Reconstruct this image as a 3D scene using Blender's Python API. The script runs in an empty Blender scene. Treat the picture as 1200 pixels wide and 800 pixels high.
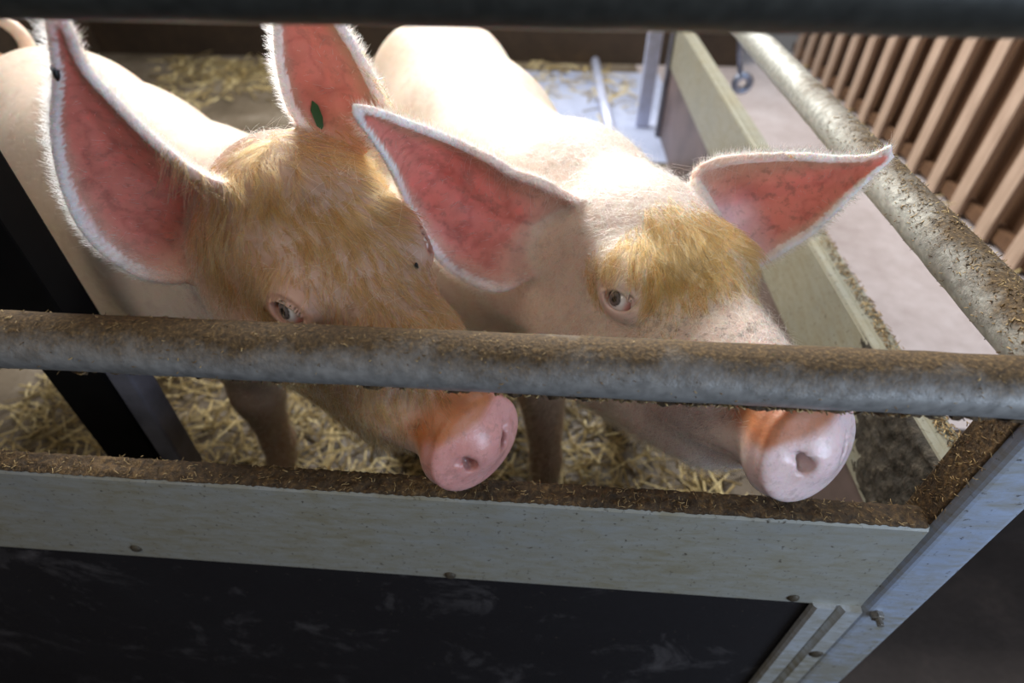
import bpy, bmesh, math, random
import numpy as np
from mathutils import Vector, Matrix
from mathutils.kdtree import KDTree

SC = bpy.context.scene
COL = SC.collection
rng = np.random.default_rng(7)
random.seed(7)

# ------------------------------------------------------------------ camera
CAM_F, CAM_PITCH, CAM_YAW = 670.0, math.radians(41.5), math.radians(4.1)
CAM_P = np.array([0.0, -0.40, 1.15])
cam_d = bpy.data.cameras.new('camera')
cam = bpy.data.objects.new('camera', cam_d)
COL.objects.link(cam)
cam.location = CAM_P
cam.rotation_euler = (math.pi / 2 - CAM_PITCH, 0, CAM_YAW)
cam_d.sensor_width = 36.0
cam_d.lens = CAM_F / 1200 * 36.0
cam_d.clip_start = 0.02
cam_d.dof.use_dof = True
cam_d.dof.focus_distance = 0.66
cam_d.dof.aperture_fstop = 2.4
SC.camera = cam

# ------------------------------------------------------------------ view, world, lights
SC.view_settings.view_transform = 'Standard'
SC.view_settings.look = 'None'
SC.view_settings.gamma = 1.0
SC.view_settings.use_curve_mapping = False
SC.view_settings.exposure = 0.0

world = bpy.data.worlds.new('barn_air')
SC.world = world
world.use_nodes = True
wb = world.node_tree.nodes['Background']
wb.inputs[0].default_value = (0.95, 0.93, 0.95, 1)
wb.inputs[1].default_value = 0.14


def area(name, loc, target, sx, sy, power, col):
    d = bpy.data.lights.new(name, 'AREA')
    d.shape = 'RECTANGLE'
    d.size, d.size_y, d.energy, d.color = sx, sy, power, col
    o = bpy.data.objects.new(name, d)
    COL.objects.link(o)
    o.location = loc
    o.rotation_euler = (Vector(target) - Vector(loc)).to_track_quat('-Z', 'Y').to_euler()
    return o


area('roof_window', (-0.55, 2.85, 2.65), (-0.15, 0.35, 0.75), 2.8, 0.9, 250, (1.0, 0.98, 0.95))
area('yard_door', (1.75, -1.15, 1.05), (0.3, 0.1, 0.6), 0.9, 1.3, 32, (0.62, 0.77, 1.0))
area('warm_fill', (-0.9, -0.9, 2.6), (-0.1, 0.2, 0.7), 0.7, 0.7, 11, (1.0, 0.88, 0.74))  # added warm fill from overhead in front, no lamp known there
area('far_door', (0.9, 5.2, 2.2), (0.3, 3.0, 0.0), 1.2, 1.4, 26, (0.62, 0.80, 1.0))


# ------------------------------------------------------------------ naming helpers
def tag(o, label=None, cat=None, group=None, kind=None):
    if label: o['label'] = label
    if cat: o['category'] = cat
    if group: o['group'] = group
    if kind: o['kind'] = kind
    return o


def empty(name, loc, label=None, cat=None, group=None):
    o = bpy.data.objects.new(name, None)
    COL.objects.link(o)
    o.location = loc
    o.empty_display_size = 0.1
    return tag(o, label, cat, group)


def link(name, me, mat, parent=None, kind=None):
    o = bpy.data.objects.new(name, me)
    COL.objects.link(o)
    if mat is not None and not me.materials:
        me.materials.append(mat)
    if parent is not None:
        o.parent = parent
        o.matrix_parent_inverse = Matrix.Translation(parent.location).inverted() if parent.parent is None else (parent.parent.matrix_basis @ parent.matrix_basis).inverted()
    if kind: o['kind'] = kind
    return o


def from_np(name, V, F, smooth=False):
    V = np.asarray(V, np.float32)
    me = bpy.data.meshes.new(name)
    F = np.asarray(F, np.int32)
    n, k = F.shape
    me.vertices.add(len(V)); me.vertices.foreach_set('co', V.ravel())
    me.loops.add(n * k); me.loops.foreach_set('vertex_index', F.ravel())
    me.polygons.add(n)
    me.polygons.foreach_set('loop_start', np.arange(0, n * k, k, dtype=np.int32))
    me.polygons.foreach_set('loop_total', np.full(n, k, np.int32))
    if smooth:
        me.polygons.foreach_set('use_smooth', np.ones(n, bool))
    me.update(calc_edges=True)
    me.validate()
    return me


def bm_mesh(name, bm, smooth=False):
    bmesh.ops.recalc_face_normals(bm, faces=bm.faces)
    me = bpy.data.meshes.new(name)
    bm.to_mesh(me)
    bm.free()
    if smooth:
        for p in me.polygons: p.use_smooth = True
    return me


def add_box(bm, lo, hi, bevel=0.0, seg=2):
    m = Matrix.Translation([(a + b) / 2 for a, b in zip(lo, hi)]) @ Matrix.Diagonal([b - a for a, b in zip(lo, hi)] + [1])
    r = bmesh.ops.create_cube(bm, size=1.0, matrix=m)
    if bevel:
        es = list({e for v in r['verts'] for e in v.link_edges})
        bmesh.ops.bevel(bm, geom=es, offset=bevel, segments=seg, affect='EDGES', profile=0.5)


def box(name, lo, hi, mat, parent=None, bevel=0.0, seg=2, kind=None):
    bm = bmesh.new()
    add_box(bm, lo, hi, bevel, seg)
    return link(name, bm_mesh(name, bm), mat, parent, kind)


def add_tube(bm, pts, rads, n=20, caps=True):
    pts = [Vector(p) for p in pts]
    if not hasattr(rads, '__len__'): rads = [rads] * len(pts)
    rings, ref = [], None
    for i, p in enumerate(pts):
        t = (pts[min(i + 1, len(pts) - 1)] - pts[max(i - 1, 0)]).normalized()
        if ref is None:
            ref = t.orthogonal().normalized()
        ref = (ref - t * ref.dot(t)).normalized()
        b = t.cross(ref)
        rings.append([bm.verts.new(p + (ref * math.cos(a) + b * math.sin(a)) * rads[i]) for a in [2 * math.pi * k / n for k in range(n)]])
    for r0, r1 in zip(rings, rings[1:]):
        for k in range(n):
            bm.faces.new((r0[k], r0[(k + 1) % n], r1[(k + 1) % n], r1[k]))
    if caps:
        bm.faces.new(rings[0][::-1]); bm.faces.new(rings[-1])


def extrude_profile(bm, prof, x0, x1, axis=0):
    """closed 2-D outline swept from x0 to x1 along an axis"""
    def P(a, q):
        return (a, q[0], q[1]) if axis == 0 else ((q[0], a, q[1]) if axis == 1 else (q[0], q[1], a))
    nseg = max(1, int(abs(x1 - x0) / 0.08))
    rows = [[bm.verts.new(P(x0 + (x1 - x0) * i / nseg, q)) for q in prof] for i in range(nseg + 1)]
    n = len(prof)
    for r0, r1 in zip(rows, rows[1:]):
        for k in range(n):
            bm.faces.new((r0[k], r0[(k + 1) % n], r1[(k + 1) % n], r1[k]))
    bm.faces.new(rows[0]); bm.faces.new(rows[-1][::-1])


# ------------------------------------------------------------------ materials
class NT:
    def __init__(s, name):
        s.m = bpy.data.materials.new(name)
        s.m.use_nodes = True
        s.t = s.m.node_tree
        s.t.nodes.clear()
        s.out = s.n('ShaderNodeOutputMaterial')

    def n(s, typ, **kw):
        nd = s.t.nodes.new(typ)
        for k, v in kw.items():
            if k.startswith('_'): setattr(nd, k[1:], v)
            else: s.set(nd, k, v)
        return nd

    def set(s, nd, k, v):
        key = int(k[1:]) if k[0] == 'i' and k[1:].isdigit() else k.replace('__', ' ')
        i = nd.inputs[key]
        if isinstance(v, bpy.types.NodeSocket): s.t.links.new(v, i)
        else: i.default_value = v

    def coords(s, kind='Object', scale=(1, 1, 1)):
        tc = s.n('ShaderNodeTexCoord')
        mp = s.n('ShaderNodeMapping', Vector=tc.outputs[kind], Scale=scale)
        return mp.outputs[0]

    def noise(s, vec, scale, detail=4, rough=0.6, dist=0.0):
        return s.n('ShaderNodeTexNoise', Vector=vec, Scale=scale, Detail=detail, Roughness=rough, Distortion=dist).outputs[0]

    def ramp(s, fac, stops):
        r = s.n('ShaderNodeValToRGB', Fac=fac)
        e = r.color_ramp.elements
        while len(e) < len(stops): e.new(0.5)
        for k, (p, c) in enumerate(stops):
            e[k].position = p
            e[k].color = (*c, 1) if len(c) == 3 else c
        return r.outputs[0]

    def mix(s, fac, a, b, mode='MIX'):
        m = s.n('ShaderNodeMix', _data_type='RGBA', _blend_type=mode, i0=fac)
        for i, v in ((6, a), (7, b)):
            if isinstance(v, bpy.types.NodeSocket): s.t.links.new(v, m.inputs[i])
            else: m.inputs[i].default_value = (*v, 1) if len(v) == 3 else v
        return m.outputs[2]

    def math(s, op, a, b=0.0, clamp=False):
        return s.n('ShaderNodeMath', _operation=op, _use_clamp=clamp, i0=a, i1=b).outputs[0]

    def bump(s, h, strength=0.3, dist=0.01, normal=None):
        b = s.n('ShaderNodeBump', Height=h, Strength=strength, Distance=dist)
        if normal is not None: s.set(b, 'Normal', normal)
        return b.outputs[0]

    def bsdf(s, **kw):
        p = s.n('ShaderNodeBsdfPrincipled', **kw)
        s.t.links.new(p.outputs[0], s.out.inputs[0])
        return s.m


G3 = lambda v: (v, v, v)


def rail_material(name, dirt_side, metal=(0.40, 0.43, 0.45), amount=0.5, scale=1.0, grad=None):
    """galvanised steel with caked brown dirt; dirt_side: object-space direction on which the dirt sits"""
    t = NT(name)
    c = t.coords()
    geo = t.n('ShaderNodeNewGeometry')
    d = t.n('ShaderNodeVectorMath', _operation='DOT_PRODUCT', i0=geo.outputs['Normal'], i1=dirt_side).outputs['Value']
    nA = t.noise(c, 5 * scale, 5, .65)
    nB = t.noise(c, 55 * scale, 6, .7)
    nC = t.noise(c, 260, 3, .6)
    f = t.math('ADD', t.math('MULTIPLY', d, .55), t.math('ADD', t.math('MULTIPLY', nA, 1.1), t.math('MULTIPLY', nB, .55)))
    f = t.math('SUBTRACT', f, 1.0 - amount)
    if grad:                                                            # the near end is fouled most
        yy = t.n('ShaderNodeSeparateXYZ', Vector=c).outputs[1]
        f = t.math('ADD', f, t.math('MULTIPLY', t.math('SUBTRACT', grad, yy), .45))
    mask = t.ramp(f, [(.02, G3(0)), (.52, G3(1))])
    spang = t.ramp(t.noise(c, 90, 3, .5), [(.3, tuple(m * .72 for m in metal)), (.7, tuple(min(1, m * 1.22) for m in metal))])
    dirt = t.ramp(nC, [(.3, (.035, .022, .010)), (.55, (.11, .068, .028)), (.72, (.22, .14, .055)), (.84, (.45, .31, .13))])
    col = t.mix(mask, spang, dirt)
    h = t.math('ADD', t.math('MULTIPLY', mask, .6), t.math('MULTIPLY', t.math('MULTIPLY', nC, mask), .9))
    nb = t.bump(h, .55, .004)
    met = t.math('MULTIPLY', t.math('SUBTRACT', 1.0, mask), .35)
    rg = t.math('ADD', t.math('MULTIPLY', mask, .38), .46)
    return t.bsdf(Base__Color=col, Metallic=met, Roughness=rg, Normal=nb)


def sheet_material(name, metal, dirt_amt, dark=(.05, .033, .015)):
    t = NT(name)
    c = t.coords()
    n1 = t.noise(c, 3.2, 6, .65)
    n2 = t.noise(t.coords(scale=(1, 1, 3)), 22, 6, .7, .4)
    n3 = t.noise(c, 120, 4, .6)
    base = t.ramp(n1, [(.3, tuple(m * .78 for m in metal)), (.5, metal), (.72, tuple(min(1, m * 1.18) for m in metal))])
    tan = t.ramp(t.math('ADD', t.math('MULTIPLY', n1, .5), t.math('MULTIPLY', n2, .5)), [(.40, G3(0)), (.60, G3(.85))])
    col = t.mix(tan, base, (.30, .265, .17))
    sp = t.ramp(n3, [(.66 - dirt_amt * .12, G3(0)), (.72, G3(.9))])
    col = t.mix(sp, col, dark)
    scr = t.ramp(t.noise(t.coords(scale=(14, 1, 1)), 40, 3, .6, 1.0), [(.66, G3(0)), (.74, G3(.5))])
    col = t.mix(scr, col, tuple(m * .55 for m in metal))
    return t.bsdf(Base__Color=col, Metallic=.25, Roughness=t.math('ADD', t.math('MULTIPLY', n2, .3), .32), Normal=t.bump(n3, .12, .002))


def dirt_material(name, stops, scale=150, bump=.8):
    t = NT(name)
    c = t.coords()
    n = t.noise(c, scale, 5, .65)
    n2 = t.noise(c, 18, 5, .65)
    col = t.ramp(t.math('ADD', t.math('MULTIPLY', n, .7), t.math('MULTIPLY', n2, .3)), stops)
    return t.bsdf(Base__Color=col, Roughness=.8, Normal=t.bump(t.math('ADD', n, n2), bump, .004))


def plain(name, col, rough=.5, metal=0.0, var=.12, scale=30, bump=.1):
    t = NT(name)
    c = t.coords()
    n = t.noise(c, scale, 5, .6)
    cc = t.ramp(n, [(.25, tuple(x * (1 - var * 2) for x in col)), (.5, col), (.8, tuple(min(1, x * (1 + var * 2)) for x in col))])
    return t.bsdf(Base__Color=cc, Roughness=rough, Metallic=metal, Normal=t.bump(n, bump, .003))


M = {}
M['rail_front'] = rail_material('dirty_galvanised_rail', (0.0, .25, .95), metal=(.30, .30, .29), amount=.25)
M['rail_side'] = rail_material('fouled_side_rail', (.2, -.2, .8), metal=(.46, .47, .43), amount=.14, grad=.62)
M['rail_top'] = rail_material('shaded_top_rail', (0, 0, 1), metal=(.05, .052, .046), amount=.22)  # metal colour darkened to stand in for the rail's shaded side
M['board'] = sheet_material('weathered_sheet_board', (.42, .43, .40), .5)
M['board_side'] = sheet_material('side_sheet_board', (.40, .40, .33), .4)
M['strip'] = sheet_material('bright_sheet_strip', (.58, .62, .66), .1)
M['post'] = sheet_material('blue_grey_zinc_post', (.44, .53, .70), .25)
M['crust'] = dirt_material('caked_dirt', [(.32, (.018, .011, .005)), (.5, (.07, .042, .018)), (.62, (.16, .095, .035)), (.74, (.30, .19, .075))])
M['manure'] = dirt_material('dark_manure', [(.32, (.010, .008, .005)), (.52, (.045, .036, .024)), (.68, (.14, .115, .08)), (.8, (.3, .26, .2))], 70, 1.0)
M['bolt'] = plain('bolt_steel', (.22, .20, .17), .45, .5, .25, 200, .2)
M['dark_bolt'] = plain('dark_bolt_head', (.07, .055, .035), .6, .2, .25, 200, .2)
M['debris'] = plain('straw_debris', (.42, .28, .10), .7, 0, .3, 12)
M['straw'] = None


def straw_material(name, a, b, c3):
    t = NT(name)
    oi = t.n('ShaderNodeAttribute', _attribute_name='tone', _attribute_type='GEOMETRY')
    col = t.ramp(oi.outputs['Fac'], [(.0, a), (.5, b), (1.0, c3)])
    return t.bsdf(Base__Color=col, Roughness=.5)


M['straw'] = straw_material('straw', (.13, .09, .03), (.46, .34, .135), (.82, .70, .38))
M['fibre'] = straw_material('dry_fibre', (.06, .036, .012), (.24, .145, .05), (.55, .40, .18))


def panel_material():
    t = NT('black_plastic_panel')
    c = t.coords()
    n = t.noise(c, 4, 6, .7)
    st = t.ramp(t.noise(c, 7, 8, .72, .6), [(.55, G3(0)), (.75, G3(.8))])
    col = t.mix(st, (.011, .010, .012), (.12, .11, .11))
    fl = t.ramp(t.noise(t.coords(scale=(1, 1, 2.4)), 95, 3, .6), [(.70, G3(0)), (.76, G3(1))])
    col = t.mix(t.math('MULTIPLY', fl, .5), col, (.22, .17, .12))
    return t.bsdf(Base__Color=col, Roughness=t.math('ADD', t.math('MULTIPLY', n, .4), .3), Normal=t.bump(fl, .3, .002))


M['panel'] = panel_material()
M['side_panel'] = plain('brown_plastic_panel', (.145, .105, .098), .45, 0, .25, 6, .1)


def floor_material(name, stops, rough, scale=3.0, bump=.3):
    t = NT(name)
    c = t.coords()
    n = t.noise(c, scale, 8, .65)
    n2 = t.noise(c, scale * 9, 6, .7)
    f = t.math('ADD', t.math('MULTIPLY', n, .65), t.math('MULTIPLY', n2, .35))
    return t.bsdf(Base__Color=t.ramp(f, stops), Roughness=rough, Normal=t.bump(n2, bump, .01))


M['pen_floor'] = floor_material('mucky_concrete', [(.3, (.05, .036, .02)), (.5, (.14, .11, .075)), (.7, (.30, .26, .21))], .55)
M['next_floor'] = floor_material('pale_concrete', [(.3, (.30, .25, .24)), (.5, (.44, .39, .39)), (.7, (.56, .52, .53))], .5, 2.2, .15)
M['far_floor'] = floor_material('wet_daylit_concrete', [(.3, (.22, .25, .36)), (.5, (.38, .43, .58)), (.7, (.52, .57, .74))], .35, 1.6, .15)  # blue tint stands in for door daylight falling on the floor
M['alley_floor'] = floor_material('dark_alley_floor', [(.3, (.022, .016, .012)), (.55, (.045, .033, .027)), (.75, (.09, .065, .05))], .6, 5)
M['dark_wall'] = floor_material('dark_board_wall', [(.3, (.02, .013, .009)), (.55, (.055, .035, .02)), (.75, (.13, .075, .03))], .8, 2.0)


def wood_material(name, a, b):
    t = NT(name)
    n = t.noise(t.coords(scale=(6, 6, .6)), 8, 6, .6, .5)
    return t.bsdf(Base__Color=t.ramp(n, [(.3, a), (.7, b)]), Roughness=.7, Normal=t.bump(n, .15, .004))


M['slat'] = wood_material('pale_slat_wood', (.36, .25, .18), (.58, .43, .33))
M['back_board'] = wood_material('brown_back_boards', (.09, .045, .022), (.19, .10, .05))
M['black'] = plain('black_post_plastic', (.004, .0035, .0035), .85, 0, .2, 20, .1)
for q in M['black'].node_tree.nodes:
    if q.type == 'BSDF_PRINCIPLED': q.inputs['Specular IOR Level'].default_value = .08
M['grey_face'] = plain('grey_plastic', (.13, .13, .16), .5, 0, .3, 14, .2)
M['zinc_pale'] = plain('pale_blue_zinc', (.55, .60, .78), .4, .2, .1, 20, .05)
M['chrome'] = plain('blue_steel', (.32, .36, .46), .3, .7, .15, 40, .05)


# ------------------------------------------------------------------ scattered prisms (straw, fibres)
def prisms(name, P, D, L, W, mat, parent=None, flat=.5, bend=.25):
    """many thin bent stalks in one mesh: P centres, D unit directions, L lengths, W widths"""
    n = len(P)
    up = np.tile([0, 0, 1.0], (n, 1)) + rng.normal(0, .25, (n, 3))
    S = np.cross(D, up); S /= np.linalg.norm(S, axis=1, keepdims=True) + 1e-9
    U = np.cross(S, D)
    V = []
    bd = rng.normal(0, bend, n)[:, None] * L[:, None] * .5
    for s, off in ((-.5, 0), (0, 1), (.5, 0)):
        cc = P + D * (L * s)[:, None] + S * bd * off
        for a, b in ((-1, -1), (1, -1), (1, 1), (-1, 1)):
            V.append(cc + S * (a * W / 2)[:, None] + U * (b * W / 2 * flat)[:, None])
    V = np.stack(V, 1)
    F = []
    for r in (0, 4):
        for k in range(4):
            F.append([r + k, r + (k + 1) % 4, r + 4 + (k + 1) % 4, r + 4 + k])
    F += [[3, 2, 1, 0], [8, 9, 10, 11]]
    F = np.array(F)
    allF = (F[None] + (np.arange(n) * 12)[:, None, None]).reshape(-1, 4)
    me = from_np(name, V.reshape(-1, 3), allF)
    a = me.attributes.new('tone', 'FLOAT', 'POINT')
    a.data.foreach_set('value', np.repeat(rng.random(n).astype(np.float32), 12))
    return link(name, me, mat, parent, 'stuff')


def rand_dirs(n, tilt=.2):
    a = rng.random(n) * 2 * np.pi
    z = rng.normal(0, tilt, n)
    D = np.stack([np.cos(a), np.sin(a), z], 1)
    return D / np.linalg.norm(D, axis=1, keepdims=True)


# ------------------------------------------------------------------ setting
def slab(name, lo, hi, mat):
    return tag(box(name, lo, hi, mat), kind='structure')


slab('floor', (-3.2, .024, -.45), (.535, 4.1, 0), M['pen_floor'])
tag(bpy.data.objects['floor'], 'mucky straw-strewn floor of the pigs\' pen')
o = slab('floor.001', (.535, .64, -.45), (1.95, 4.1, -.001), M['next_floor']); tag(o, 'pale concrete floor of the neighbouring pen')
o = slab('floor.002', (-3.2, -2.2, -.57), (3.2, 4.1, -.45), M['alley_floor']); tag(o, 'dark feeding alley floor outside the pen')
slab('trim_1', (.535, .60, -.45), (3.0, .64, -.003), M['alley_floor'])
o = slab('floor.003', (-.25, 2.20, 0), (.66, 3.55, .006), M['far_floor']); tag(o, 'wet concrete patch at the far end, coloured blue for door daylight')
o = slab('wall_back', (-3.3, 3.75, 0), (1.2, 3.9, 2.6), M['dark_wall'])
o = slab('wall_left', (-3.35, -2.2, -.45), (-3.2, 3.9, 2.6), M['dark_wall'])
wr = slab('wall_right', (1.69, .64, -.002), (1.8, 4.1, 1.5), M['back_board'])
tag(wr, 'brown boarded wall carrying pale upright wooden slats')
sl = None
for i in range(16):
    y = 1.028 + .195 * i
    if sl is None:
        sl = box('slat', (1.625, -.036, 0), (1.65, .036, 1.45), M['slat'], None, .006)
        sl.parent = wr
        sl.location.y = y
    else:
        c = sl.copy(); COL.objects.link(c); c.location.y = y; c.rotation_euler.z = 0
box('batten', (1.65, .7, .9), (1.69, 4.1, 1.0), M['back_board'], wr)
box('batten', (1.65, .7, .02), (1.69, 4.1, .07), M['back_board'], wr)

# ------------------------------------------------------------------ front gate
LIP_Z, LIP_Y = .527, .030
gate = empty('pen_gate', (0, 0, 0), 'galvanised front gate with two round rails above a sheet-metal board and black panel', 'gate')


def rail_mesh(name, p0, p1, r, wob=.0006, n=28, seg=70):
    p0, p1 = np.array(p0, float), np.array(p1, float)
    bm = bmesh.new()
    pts = [p0 + (p1 - p0) * i / seg for i in range(seg + 1)]
    add_tube(bm, pts, [r + random.uniform(-wob, wob) for _ in pts], n)
    return bm_mesh(name, bm, True)


RAIL_Z = .767
link('rail', rail_mesh('rail', (-1.25, 0, RAIL_Z - .003), (1.0, 0, RAIL_Z + .003), .0295), M['rail_front'], gate)
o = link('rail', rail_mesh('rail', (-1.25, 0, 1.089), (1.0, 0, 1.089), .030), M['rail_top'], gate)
tag(o, 'dark upper rail crossing in front of the ears')
# board: folded sheet with a lip on top
bm = bmesh.new()
prof = [(0, .316), (0, .520), (.003, .526), (.006, LIP_Z), (LIP_Y, LIP_Z), (LIP_Y + .003, .523), (LIP_Y + .003, .500),
        (LIP_Y, .500), (LIP_Y, .522), (.007, .522), (.004, .518), (.004, .316)]
extrude_profile(bm, prof, -1.5, .476)
link('board', bm_mesh('board', bm), M['board'], gate)
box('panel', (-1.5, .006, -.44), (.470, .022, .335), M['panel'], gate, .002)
# folded corner strip with raised rib
bm = bmesh.new()
prof = [(.408, -.004), (.412, -.008), (.436, -.008), (.441, -.001), (.446, -.001), (.451, -.010), (.474, -.010), (.476, .003), (.408, .003)]
extrude_profile(bm, prof, -.44, .318, axis=2)
link('corner_strip', bm_mesh('corner_strip', bm), M['strip'], gate)


def bolt(name, p, normal, r, mat, parent, nut=False, h=.005):
    p, nrm = Vector(p), Vector(normal).normalized()
    bm = bmesh.new()
    if nut:
        add_tube(bm, [p, p + nrm * h * .9, p + nrm * h], [r, r, r * .85], 6)
        add_tube(bm, [p + nrm * h, p + nrm * h * 2.0, p + nrm * h * 2.1], [r * .52, r * .52, r * .4], 10)
    else:
        add_tube(bm, [p, p + nrm * h * .35, p + nrm * h * .75, p + nrm * h], [r, r * .96, r * .7, r * .25], 16)
    return link(name, bm_mesh(name, bm, not nut), mat, parent)


for x, z in ((-.600, .341), (-.121, .325), (.377, .329)):
    bolt('bolt', (x, .0005, z), (0, -1, 0), .0088, M['dark_bolt'], gate)
bolt('bolt', (.462, -.009, .165), (0, -1, 0), .0115, M['dark_bolt'], gate)


def lumpy_strip(name, x0, x1, y0, y1, zf, h, mat, parent, nx, ny, seed):
    """uneven crust lying on a flat strip; closed underneath"""
    r = np.random.default_rng(seed)
    xs, ys = np.linspace(x0, x1, nx), np.linspace(y0, y1, ny)
    hh = r.random((nx, ny))
    for _ in range(2):
        hh = (hh + np.roll(hh, 1, 0) + np.roll(hh, -1, 0) + np.roll(hh, 1, 1)) / 4
    hh = (hh - hh.min()) / (hh.max() - hh.min())
    edge = np.minimum(1, np.minimum(np.arange(ny), np.arange(ny)[::-1]) / 1.5)
    top = np.stack(np.meshgrid(xs, ys, indexing='ij') + [zf + h * (hh * edge + .05)], -1) if False else None
    X, Y = np.meshgrid(xs, ys, indexing='ij')
    Y = Y + (r.random((nx, ny)) - .5) * (y1 - y0) / ny * .7
    Z = zf + h * (hh * edge[None, :])
    A = np.stack([X, Y, Z], -1).reshape(-1, 3)
    B = np.stack([X, Y, np.full_like(X, zf - .001)], -1).reshape(-1, 3)
    idx = np.arange(nx * ny).reshape(nx, ny)
    q = np.stack([idx[:-1, :-1], idx[1:, :-1], idx[1:, 1:], idx[:-1, 1:]], -1).reshape(-1, 4)
    F = np.concatenate([q, q[:, ::-1] + nx * ny])
    return link(name, from_np(name, np.concatenate([A, B]), F, True), mat, parent, 'stuff')


lumpy_strip('dirt_crust', -1.25, .474, .001, LIP_Y + .002, LIP_Z, .0055, M['crust'], gate, 420, 9, 3)
n = 800
P = np.stack([rng.uniform(-1.0, .47, n), rng.uniform(.0, LIP_Y + .003, n), np.full(n, LIP_Z + .004)], 1)
prisms('straw_crumbs', P, rand_dirs(n, .25), rng.uniform(.002, .009, n), rng.uniform(.0004, .0009, n), M['fibre'], gate)
# crumbs and a flaking crust on the middle rail
n = 700
a = rng.normal(1.2, .75, n)
x = rng.uniform(-.9, .6, n)
P = np.stack([x, -.0295 * np.cos(a), RAIL_Z + .0295 * np.sin(a)], 1)
prisms('straw_crumbs', P, rand_dirs(n, .2), rng.uniform(.0015, .006, n), rng.uniform(.0004, .0010, n), M['fibre'], gate)
n = 700
x = np.concatenate([rng.uniform(-.6, .55, n // 3), .16 + rng.normal(0, .11, n - n // 3)])
a = rng.normal(-1.25, .22, n)
P = np.stack([x, -.031 * np.cos(a), RAIL_Z + .031 * np.sin(a)], 1)
prisms('straw_crumbs', P, rand_dirs(n, .2), rng.uniform(.003, .010, n), rng.uniform(.0008, .002, n), M['fibre'], gate)

bm = bmesh.new()
for k in range(150):
    x = random.gauss(.20, .16) if k % 3 else random.uniform(-.5, .47)
    a = random.gauss(-1.30, .20)
    r = random.uniform(.0025, .0065)
    m = Matrix.Translation((x, -.0297 * math.cos(a), RAIL_Z + .0297 * math.sin(a))) @ Matrix.Rotation(random.random() * 6, 4, 'X') @ Matrix.Diagonal((r * random.uniform(1, 2.6), r, r * .7, 1))
    vs = bmesh.ops.create_icosphere(bm, subdivisions=1, radius=1.0, matrix=m)['verts']
    for v in vs: v.co += Vector((random.gauss(0, 1), random.gauss(0, 1), random.gauss(0, 1))) * r * .22
link('dirt_crust', bm_mesh('dirt_crust', bm), M['crust'], gate, 'stuff')

# ------------------------------------------------------------------ corner post
post = empty('corner_post', (.515, .022, 0), 'blue-grey galvanised square corner post right of the gate, inner side brown with dirt', 'post')
box('post_tube', (.478, -.006, -.45), (.553, .050, .745), M['post'], post, .012, 4)
o = box('dirt_crust', (.4745, .006, .33), (.4785, .048, .742), M['crust'], post, .0015, 2, 'stuff')
bolt('bolt', (.497, -.0055, .312), (0, -1, 0), .0095, M['bolt'], post, True, .009)
n = 260
P = np.stack([np.full(n, .474), rng.uniform(.0, .05, n), rng.uniform(.50, .74, n)], 1)
D = rng.normal(0, 1, (n, 3)); D[:, 0] *= .5; D /= np.linalg.norm(D, axis=1, keepdims=True)
prisms('straw_crumbs', P, D, rng.uniform(.002, .009, n), rng.uniform(.0005, .0009, n), M['fibre'], post)

# ------------------------------------------------------------------ side divider
div = empty('side_divider', (.55, 1.2, 0), 'long side partition of sheet board over brown panel under a round rail', 'partition')
bm = bmesh.new()
prof = [(.535, .335), (.535, .520), (.538, .527), (.548, .528), (.552, .520), (.556, .527), (.580, .527), (.583, .505), (.579, .505), (.577, .519), (.552, .512), (.541, .519), (.539, .335)]
extrude_profile(bm, prof, .052, 2.50, axis=1)
link('board', bm_mesh('board', bm), M['board_side'], div)
box('panel', (.542, .052, .0), (.562, 2.50, .40), M['side_panel'], div, .002)
box('end_post', (.520, 2.50, 0), (.585, 2.545, .56), M['grey_face'], div, .004)
link('rail', rail_mesh('rail', (.495, .0, RAIL_Z), (.495, 2.55, RAIL_Z), .030), M['rail_side'], div)
# manure crust on the near part of the board
ny, nz = 90, 34
ys, zs = np.linspace(.055, .62, ny), np.linspace(.34, .524, nz)
Yg, Zg = np.meshgrid(ys, zs, indexing='ij')
hh = rng.random((ny, nz)); hh = (hh + np.roll(hh, 1, 0) + np.roll(hh, 1, 1) + np.roll(hh, -1, 0)) / 4 + rng.random((ny, nz)) * .25
fade = np.clip((.36 - Yg) / .16 + (Zg - .44) * 5, 0, 1)
Xg = .5352 - .011 * hh * fade + (1 - fade) * .004
Xg[:, 0] = .5365; Xg[:, -1] = .5365; Xg[0] = .5365; Xg[-1] = .5365
idx = np.arange(ny * nz).reshape(ny, nz)
q = np.stack([idx[:-1, :-1], idx[:-1, 1:], idx[1:, 1:], idx[1:, :-1]], -1).reshape(-1, 4)
link('manure_crust', from_np('manure_crust', np.stack([Xg, Yg, Zg], -1).reshape(-1, 3), q, True), M['manure'], div, 'stuff')
n = 900
yy = .05 + rng.random(n) ** 1.8 * .9
P = np.stack([rng.uniform(.556, .582, n), yy, np.full(n, .530)], 1)
prisms('straw_crumbs', P, rand_dirs(n, .3), rng.uniform(.003, .012, n), rng.uniform(.0008, .002, n), M['fibre'], div)
n = 1100
yy = .02 + rng.random(n) ** 1.7 * .62
a = rng.normal(1.9, .8, n)
P = np.stack([.495 + .0305 * np.cos(a), yy, RAIL_Z + .0305 * np.sin(a)], 1)
D = rand_dirs(n, .5)
prisms('straw_crumbs', P, D, rng.uniform(.002, .008, n), rng.uniform(.0005, .0012, n), M['fibre'], div)

# ------------------------------------------------------------------ background things
bp = empty('stall_post', (-.70, .22, 0), 'black square plastic post with a grey plate standing in for its lit lower side, left of the left pig', 'post')
box('post_body', (-.80, .20, 0), (-.70, .26, 1.12), M['black'], bp, .004)
box('lit_side_face', (-.70, .205, 0), (-.66, .25, .56), M['grey_face'], bp, .004)  # grey plate stands in for light on the post's lower side

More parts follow.
